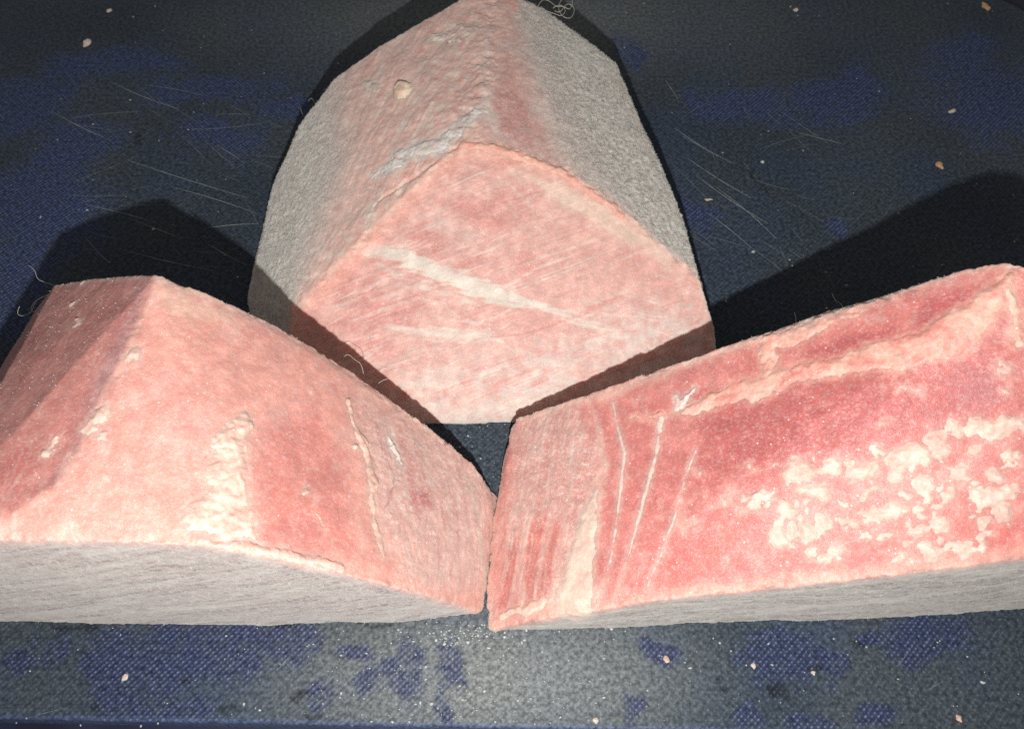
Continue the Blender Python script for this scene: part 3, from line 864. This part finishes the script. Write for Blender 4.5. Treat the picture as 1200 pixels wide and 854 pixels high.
    B.patch('fat_lip', B.stroke([(235, 634, 6), (300, 645, 8), (360, 655, 8), (400, 664, 6)]), 0.0007, lin(246, 208, 194), lin(244, 184, 168), .3, .0006, .0018)


paint_left(L)
L.build()
L.needles(L.z['top'] * 0.04 + (L.edge['bev'] < .004) * .2 + L.z['hidden'] * .6 + .002, 9000, 0.0004, 0.0010, seed=3)

# ---- right block
pts = [h(571, 737, 0.0), at_y(650, 722, -.127), at_y(800, 700, -.126), at_y(950, 685, -.125), at_y(1100, 667, -.123), at_y(1200, 655, -.121), at_y(1320, 640, -.119),
       h(604, 491, 0.045), h(660, 474, 0.075), h(720, 455, 0.107), h(840, 410, 0.194), h(985, 361, 0.260), h(1100, 329, 0.316), h(1150, 311, 0.342), h(1180, 307, 0.353), h(1205, 312, 0.36), h(1300, 345, .36),
       h(590, 540, 0.02), h(577, 620, 0.008), h(570, 700, 0.002),
       h(575, 739, 0), h(800, 731, 0), h(1000, 725, 0), h(1100, 721, 0), h(1200, 713, 0), h(1330, 703, 0)]
for q in [(-0.006, -0.09, 0), (0.004, -0.045, 0), (0.05, -0.045, 0), (0.09, -0.045, 0), (0.15, -0.02, 0), (0.20, -0.005, 0), (0.25, -0.01, 0)]:
    pts.append(np.array(q))
T = Block('frozen_meat_block', pts, [('top', 700, 600), ('top', 850, 560), ('top', 1050, 500), ('top', 620, 600), ('top', 1100, 380), ('top', 900, 430), ('top', 1190, 600), ('front', 900, 705), ('front', 1100, 695), ('front', 720, 725), ('front', 1190, 690)],
          'red meat block at the right with clustered white fat clumps on its top', GROUP)


def paint_right(B):
    P, z = B.P, B.z
    n = len(P)
    g = lambda k: z.get(k, np.zeros(n))
    top, front, hid = g('top'), g('front'), g('hidden')
    dr = B.dirn(640, 500, 600, 710)
    fib = grain(P, dr, 0.035, 0.0016, 3, 111)
    mot = fbm(P, 0.011, 4, 112)
    B.col[:] = lin(216, 138, 131)
    B.paint(lin(206, 120, 115), 0.6 * smooth(-0.3, 0.5, mot))
    B.paint(PALE, 0.4 * smooth(0.1, 0.7, fbm(P, 0.005, 4, 113)))
    deep = B.area([(830, 480), (930, 455), (1080, 430), (1180, 405), (1195, 480), (1120, 500), (1040, 525), (900, 560), (820, 560)])
    B.paint(lin(190, 102, 101), 0.8 * smooth(-.010, .010, deep))
    B.paint(lin(190, 98, 98), 0.85 * smooth(-.002, .004, B.area([(920, 438), (950, 405), (1010, 385), (1060, 375), (1055, 405), (1030, 425), (960, 440)])))
    B.paint(lin(188, 96, 98), 0.8 * smooth(-.002, .004, B.area([(1075, 350), (1160, 325), (1165, 350), (1120, 385), (1065, 395)])))
    B.paint(lin(196, 128, 132), 0.5 * smooth(-.004, .006, B.area([(1110, 440), (1170, 420), (1180, 470), (1120, 490)])))
    B.paint(lin(218, 116, 109), 0.55 * smooth(-.008, .008, B.area([(760, 640), (900, 610), (1000, 640), (1100, 600), (1190, 560), (1200, 640), (950, 675), (740, 700)])))
    # fibrous frosted left end, dark red fibres below
    fe = smooth(-.004, .010, B.area([(604, 488), (690, 460), (712, 520), (700, 600), (665, 720), (565, 740), (585, 600)]))
    B.paint(lin(220, 178, 166), fe * 0.75)
    B.paint(lin(214, 204, 192), fe * 0.6 * smooth(0.05, 0.6, fib))
    B.paint(lin(206, 128, 120), fe * 0.5 * smooth(0.0, 0.6, -fib))
    low = smooth(-.003, .006, B.area([(590, 612), (625, 605), (660, 600), (675, 620), (645, 715), (572, 732), (578, 660)], 1.4))
    B.paint(lin(206, 96, 88), low * 0.6 * smooth(-0.25, 0.35, grain(P, dr, 0.05, 0.0032, 3, 114)))
    B.paint(lin(160, 78, 84), low * 0.5 * smooth(0.2, 0.7, grain(P, dr, 0.03, 0.0022, 3, 115)))
    B.paint(lin(236, 208, 194), low * 0.5 * smooth(0.2, 0.6, grain(P, dr, 0.04, 0.0026, 3, 116)))
    B.paint(lin(236, 196, 176), 0.6 * smooth(-.002, .002, B.stroke([(600, 500, 4), (588, 560, 4), (578, 640, 4), (572, 725, 4)])))
    B.paint(lin(232, 206, 186), 0.6 * smooth(-.003, .003, B.stroke([(606, 492, 5), (720, 458, 6), (840, 414, 5), (900, 395, 4)])))
    # rims
    er = B.edge['front'] + 0.0018 * fbm(P, 0.006, 3, 117)
    B.paint(lin(238, 172, 156), top * 0.8 * smooth(0.006, 0.001, er))
    B.paint(lin(232, 170, 156), 0 * top)
    gf = grain(P, B.dirn(750, 712, 1150, 702), 0.03, 0.0026, 3, 118)
    gcol = mix(np.ones((n, 1)) * lin(158, 152, 144)[None], lin(120, 112, 106), smooth(-0.05, 0.35, gf) * 0.95)
    gcol = mix(gcol, lin(200, 195, 184), smooth(0.0, 0.35, grain(P, B.dirn(750, 728, 1150, 685), 0.05, 0.005, 3, 119)) * 0.6)
    B.col = mix(B.col, gcol, np.clip(front, 0, 1))
    B.col = mix(B.col, GREY, hid * 0.85)
    B.paint(lin(212, 168, 156), front * 0.6 * smooth(0.005, 0.0, B.edge['top'] + 0.002 * fbm(P, 0.006, 3, 131)))
    B.frost = np.clip(0.16 + 0.55 * fe - 0.4 * low + 0.4 * front + 0.6 * hid, 0, 1)
    B.disp = rough_disp(B, B.frost) + fe * 0.00008 * fib + front * 0.00015 * gf
    for a, b, sd in (('front', 'top', 241), ('top', 'hidden', 244)):
        chip(B, a, b, 0.0014, sd, lin(240, 184, 168))
    cr1, cr2 = lin(244, 206, 186), lin(242, 178, 160)
    # milky seam and thin sinews across the left end
    B.patch('fat_seam', B.stroke([(702, 500, 2), (706, 540, 3.5), (700, 575, 6), (690, 605, 11), (684, 640, 18), (677, 680, 24), (672, 714, 27)], .8), 0.0002, lin(226, 206, 188), lin(230, 200, 184), .35, .0002, .003, fade=.0018, halo=.5)
    for q in ([(718, 470, 1.5), (722, 500, 1.8), (731, 528, 3), (727, 570, 2.4), (722, 610, 1.8), (716, 655, 1.4), (704, 700, 1)],
              [(775, 490, 4), (768, 530, 3.2), (758, 570, 3), (745, 615, 2.2), (735, 650, 1.8), (722, 698, 1)],
              [(815, 528, 1.6), (800, 570, 1.8), (788, 612, 2.4), (772, 655, 1.6), (758, 690, 1)],
              [(690, 470, 1), (703, 500, 1.2)]):
        B.patch('sinew', B.stroke(q, .35), 0.0003, lin(234, 212, 198), lin(234, 196, 184), .4, .0003, .0008, rag=.0006, halo=.4)
    B.patch('frost_clump', np.maximum(np.maximum(B.stroke([(785, 488, 3), (797, 472, 6), (812, 455, 4)]), B.stroke([(797, 472, 4), (788, 462, 2)])), B.stroke([(800, 475, 3), (815, 470, 2)])), 0.0009, lin(240, 228, 218), lin(238, 210, 198), .6, .0006, .001)
    B.patch('fat_band', np.maximum(B.stroke([(735, 490, 3), (790, 484, 4), (835, 470, 13), (880, 456, 15), (930, 440, 13), (985, 428, 14), (1035, 420, 18), (1090, 405, 20), (1130, 385, 20), (1165, 350, 16), (1185, 325, 8)]),
                                   B.stroke([(1085, 395, 10), (1120, 375, 12)])), 0.0007, lin(238, 188, 170), lin(232, 156, 142), .15, .0005, .0030, rag=.0018, halo=.6)
    B.patch('fat_band', np.maximum(B.stroke([(895, 420, 8), (905, 402, 14), (940, 390, 9), (975, 376, 5), (1010, 364, 3)]), B.stroke([(890, 445, 5), (905, 420, 8)])), 0.0006, lin(234, 168, 150), lin(238, 190, 174), .15, .0005, .0026, rag=.0018, halo=.5)
    B.patch('fat_band', B.stroke([(1180, 325, 5), (1190, 360, 7), (1192, 400, 5)]), 0.0007, cr1, cr2, .3, .0007, .002)
    clumps = [(1142, 496, 12, 0), (1100, 517, 14, 8), (1175, 500, 14, 26), (1065, 537, 16, 16), (1012, 545, 13, 18), (1085, 563, 10, 12), (1160, 583, 14, 20), (1182, 572, 9, 8), (1044, 598, 12, 16),
              (958, 572, 12, 14), (935, 552, 16, 14), (922, 600, 15, 10), (912, 632, 13, 8), (975, 655, 8, 12), (985, 602, 7, 8), (1040, 622, 7, 14), (1130, 640, 10, 20), (1075, 620, 8, 16), (1100, 590, 8, 8),
              (885, 580, 9, 20), (1150, 606, 8, 8), (1022, 575, 8, 12), (960, 545, 8, 10), (1120, 545, 7, 14), (1010, 625, 7, 10), (1095, 650, 9, 14), (1178, 600, 5, 4), (1180, 545, 6, 4), (1130, 600, 5, 5), (900, 545, 5, 6), (1060, 585, 5, 4), (955, 625, 7, 9), (1060, 640, 6, 8)]
    field = np.full(n, -1.0)
    for i, (x, y, r, w) in enumerate(clumps):
        tl = -0.25 * w
        field = np.maximum(field, -0.0004 + B.stroke([(x - w * .7, y - tl * .7, r * .8), (x, y + random.uniform(-3, 3), r), (x + w * .7, y + tl * .7, r * .75)], 1.5))
    zc = np.array([(868, 590), (940, 538), (1040, 515), (1150, 482), (1198, 488), (1192, 612), (1130, 658), (1000, 668), (930, 645), (890, 640)], float)
    r_ = np.random.default_rng(23)
    k = 0
    while k < 190:                                   # rounded crumbs of fat gathered round the larger clumps
        x, y = r_.uniform(868, 1198), r_.uniform(482, 668)
        a, b = zc, np.roll(zc, -1, 0)
        cr = ((a[:, 1] > y) != (b[:, 1] > y)) & (x < (b[:, 0] - a[:, 0]) * (y - a[:, 1]) / (b[:, 1] - a[:, 1] + 1e-9) + a[:, 0])
        if cr.sum() % 2 == 0: continue
        near = min(math.hypot(x - c[0], y - c[1]) - c[2] - .5 * c[3] for c in clumps)
        if near > 14 and r_.random() < 0.8: continue
        k += 1
        p0 = B.hit(x, y)[0]
        rad = min(r_.lognormal(math.log(4.2), .5), 11) * B.px(p0)
        field = np.maximum(field, rad - np.sqrt(((B.W - p0) ** 2).sum(1)))
    B.patch('fat_clump', field, 0.0013, lin(242, 206, 190), lin(238, 190, 175), .25, .0007, .0026, split=True, rag=.0011, halo=.22, fade=.0004)
    # thin smear of fat between the clumps
    fld = smooth(-.006, .006, B.area([(870, 590), (940, 540), (1040, 520), (1150, 485), (1195, 490), (1190, 610), (1130, 655), (1000, 665), (930, 640), (890, 640)]))
    B.paint(lin(238, 176, 160), fld * 0.10 * smooth(-0.1, 0.35, fbm(P, 0.006, 4, 123)))
    B.paint(lin(238, 192, 176), 0.5 * smooth(-.003, .006, B.area([(760, 600), (870, 560), (900, 600), (850, 625), (780, 640)])) * smooth(-.2, .4, fbm(P, .004, 3, 122)))
    for x, y, r in [(1035, 455, 3), (1058, 458, 6), (1075, 462, 4), (1040, 490, 5), (820, 560, 7), (875, 545, 4), (1170, 432, 8), (845, 590, 6), (1180, 460, 5)]:
        B.patch('fat_speck', B.stroke([(x, y, r)], 1.6), 0.0004, lin(238, 196, 180), lin(232, 180, 168), .3, .0005, .0016, rag=.0022)
    B.patch('frost_clump', B.stroke([(585, 722, 5), (610, 716, 6), (638, 704, 7)]), 0.0008, lin(246, 206, 190), lin(240, 190, 172), .4, .0006, .0014)


paint_right(T)
T.build()
T.needles(T.z['top'] * 0.04 + (T.edge['hidden'] < .003) * .5 + .002, 9000, 0.0004, 0.0010, seed=4)


# ---------------------------------------------------------------- small things
def lump(name, x, y, h0, rx, ry, rz, ang, mat, seed):
    bm = bmesh.new()
    bmesh.ops.create_icosphere(bm, subdivisions=3, radius=1.0)
    c = at_h(x, y, h0)
    s = np.linalg.norm(c - CAM) / FPX
    Vv = np.array([v.co[:] for v in bm.verts])
    nn = 1 + 0.75 * fbm(Vv, 0.8, 3, seed)
    a = math.radians(ang)
    for v, q in zip(bm.verts, Vv * nn[:, None]):
        p = q * np.array([rx, ry, rz]) * s
        v.co = (p[0] * math.cos(a) - p[1] * math.sin(a), p[0] * math.sin(a) + p[1] * math.cos(a), max(p[2], -0.2 * rz * s) + 0.2 * rz * s)
    me = bpy.data.meshes.new(name); bm.to_mesh(me); bm.free()
    for p in me.polygons: p.use_smooth = True
    o = link(name, me, None, mat)
    o.location = (c[0], c[1], h0 - 0.00015)
    return o


TANM = simple_mat('dried_crumb', lin(196, 160, 120), 0.6, 0.3, 0.15)
PALM = simple_mat('pale_crumb', lin(206, 192, 182), 0.6, 0.3, 0.12)
PNKM = simple_mat('pink_crumb', lin(206, 176, 162), 0.55, 0.35, 0.12)
CG = 'meat crumbs on the board'
for x, y, rx, ry, rz, ang, mt, lab in [
        (102, 51, 6, 10, 3.5, -20, PALM, 'pale oblong meat crumb on the board towards the upper left corner'),
        (1155, 9, 5, 9, 3, 25, TANM, 'tan crumb beside the rounded rear corner of the board'),
        (1101, 194, 6, 9, 3, 10, TANM, 'bent tan crumb on the board above the shadow of the right block'),
        (780, 772, 6, 7, 3, 20, PNKM, 'pinkish crumb in front of the right block on the board'),
        (698, 844, 5, 5, 3, 0, PALM, 'pale round crumb near the front rim below the gap between blocks'),
        (1124, 841, 5, 6, 3, 30, PNKM, 'orange-pink crumb near the front rim below the right block'),
        (1116, 131, 6, 4, 2.4, 20, PALM, 'small cream crumb on the board left of the right edge'),
        (128, 13, 5, 3, 2, 20, PALM, 'tiny pale crumb by the upper frame edge on the left'),
        (932, 12, 5, 4, 2, 40, PALM, 'tiny pale crumb on the board behind the blue patches at upper right'),
        (883, 780, 4, 5, 2.2, 0, PALM, 'small white crumb at the left end of a blue patch before the right block'),
        (953, 788, 4, 4, 2.2, 0, PALM, 'small white crumb at the right end of a blue patch before the right block'),
        (147, 793, 5, 7, 2.5, -25, PALM, 'whitish flake on the blue weave before the left block'),
        (830, 234, 7, 2.5, 1.6, 5, PALM, 'pale splinter lying right of the rear block')]:
    o = lump('meat_crumb', x, y, 0.0, rx * .56, ry * .56, rz * .8, ang, mt, int(x) % 37)
    tag(o, lab, 'crumb', CG)

# uncountable white frost specks over the board: one object
bm = bmesh.new()
tmpl = bmesh.new(); bmesh.ops.create_icosphere(tmpl, subdivisions=1, radius=1.0)
tv = np.array([v.co[:] for v in tmpl.verts]); tf = np.array([[v.index for v in f.verts] for f in tmpl.faces]); tmpl.free()
Vs, Fs = [], []
def speck(x, y, r):
    c = at_h(x, y, 0)
    q = tv * (1 + 0.35 * RNG.normal(size=(len(tv), 1))) * np.array([r * RNG.uniform(.7, 1.5), r, r * .6])
    Fs.append(tf + sum(len(v) for v in Vs) if False else tf + len(Vs) * len(tv)); Vs.append(q + c + [0, 0, r * .25])
for i in range(620):
    speck(RNG.uniform(-10, 1210), RNG.uniform(-10, 850), RNG.lognormal(math.log(.00030), .45))
for i in range(420):
    speck(RNG.normal(540, 130), RNG.uniform(735, 848), RNG.lognormal(math.log(.00022), .45))
for i in range(160):
    speck(RNG.normal(545, 30), RNG.normal(742, 7), RNG.lognormal(math.log(.00030), .4))
for i in range(90):
    speck(RNG.uniform(520, 600), RNG.uniform(495, 640), RNG.lognormal(math.log(.00022), .4))
bm.free()
SPK = simple_mat('frost_speck', lin(176, 180, 178), 0.5, 0.5, 0.2)
tag(link('frost_specks', mesh_np('frost_specks', np.concatenate(Vs), np.concatenate(Fs)), None, SPK), kind='stuff')


def fibre(strands, label):
    """curly lint fibre: tubes through points (x, y, height in metres)"""
    cu = bpy.data.curves.new('lint_fibre', 'CURVE')
    cu.dimensions = '3D'; cu.bevel_depth = 0.00011; cu.bevel_resolution = 1; cu.resolution_u = 6
    for st in strands:
        sp = cu.splines.new('NURBS'); sp.points.add(len(st) - 1)
        for p, (x, y, hh) in zip(sp.points, st): p.co = (*at_h(x, y, hh), 1)
        sp.use_endpoint_u = True; sp.order_u = 3
    o = bpy.data.objects.new('tmp', cu); COL.objects.link(o)
    me = bpy.data.meshes.new_from_object(o.evaluated_get(bpy.context.evaluated_depsgraph_get()))
    me.name = 'lint_fibre'
    COL.objects.unlink(o); bpy.data.objects.remove(o)
    me.materials.clear()
    f = link('lint_fibre', me, None, LINT)
    tag(f, label, 'lint', 'lint fibres on the blocks')


def curl(x, y, hh, pts):
    return [(x + a, y + b, hh + random.uniform(-.0012, .0012)) for a, b in pts]


z = 0.235 * D
fibre([curl(630, 5, z, [(0, 4), (4, -6), (14, -4), (22, 4), (30, 2), (38, 8), (42, -4), (36, -10), (26, -4), (24, 8), (32, 17), (41, 16), (44, 4), (34, -2), (26, 12), (20, 8)]),
       curl(648, 12, z, [(0, -2), (8, -8), (16, 0), (10, 8), (2, 4), (-6, 2)])], 'tangle of fine lint curling off the top of the rear block')
fibre([curl(358, 133, .055 * D, [(8, 4), (2, 6), (-4, 2), (-6, -6)]), curl(364, 122, .06 * D, [(6, 4), (4, -4), (0, -8), (-3, -3)]), curl(380, 108, .075 * D, [(4, 4), (-2, -2), (2, -4), (5, 0)])],
      'short lint curls on the left outline of the rear block')
fibre([curl(45, 345, .135 * D, [(20, -10), (8, -14), (-2, -18), (-4, -30), (-12, -34)]), curl(45, 345, .135 * D, [(12, 0), (4, 4), (-4, 8), (-8, 22), (-20, 26), (-26, 22), (-22, 14)]),
       curl(45, 345, .135 * D, [(14, 2), (6, 12), (0, 20), (-10, 20), (-6, 8), (6, 2)])], 'lint fibres sticking out at the upper left corner of the left block')
fibre([curl(975, 358, .165 * D, [(14, 4), (10, -4), (4, -4), (0, -14)]), curl(930, 378, .150 * D, [(2, 4), (4, -4), (1, -12)]), curl(900, 388, .142 * D, [(20, 0), (8, 0), (-4, 4), (-10, 8), (-6, 12)])],
      'thin lint fibres along the rear edge of the right block')
fibre([curl(400, 428, .118 * D, [(6, 2), (0, -8), (8, -14), (16, -6), (24, -2), (26, 10)]), curl(440, 452, .098 * D, [(0, 2), (4, -6), (14, -8)])], 'lint loop on the rear edge of the left block before the shadow')
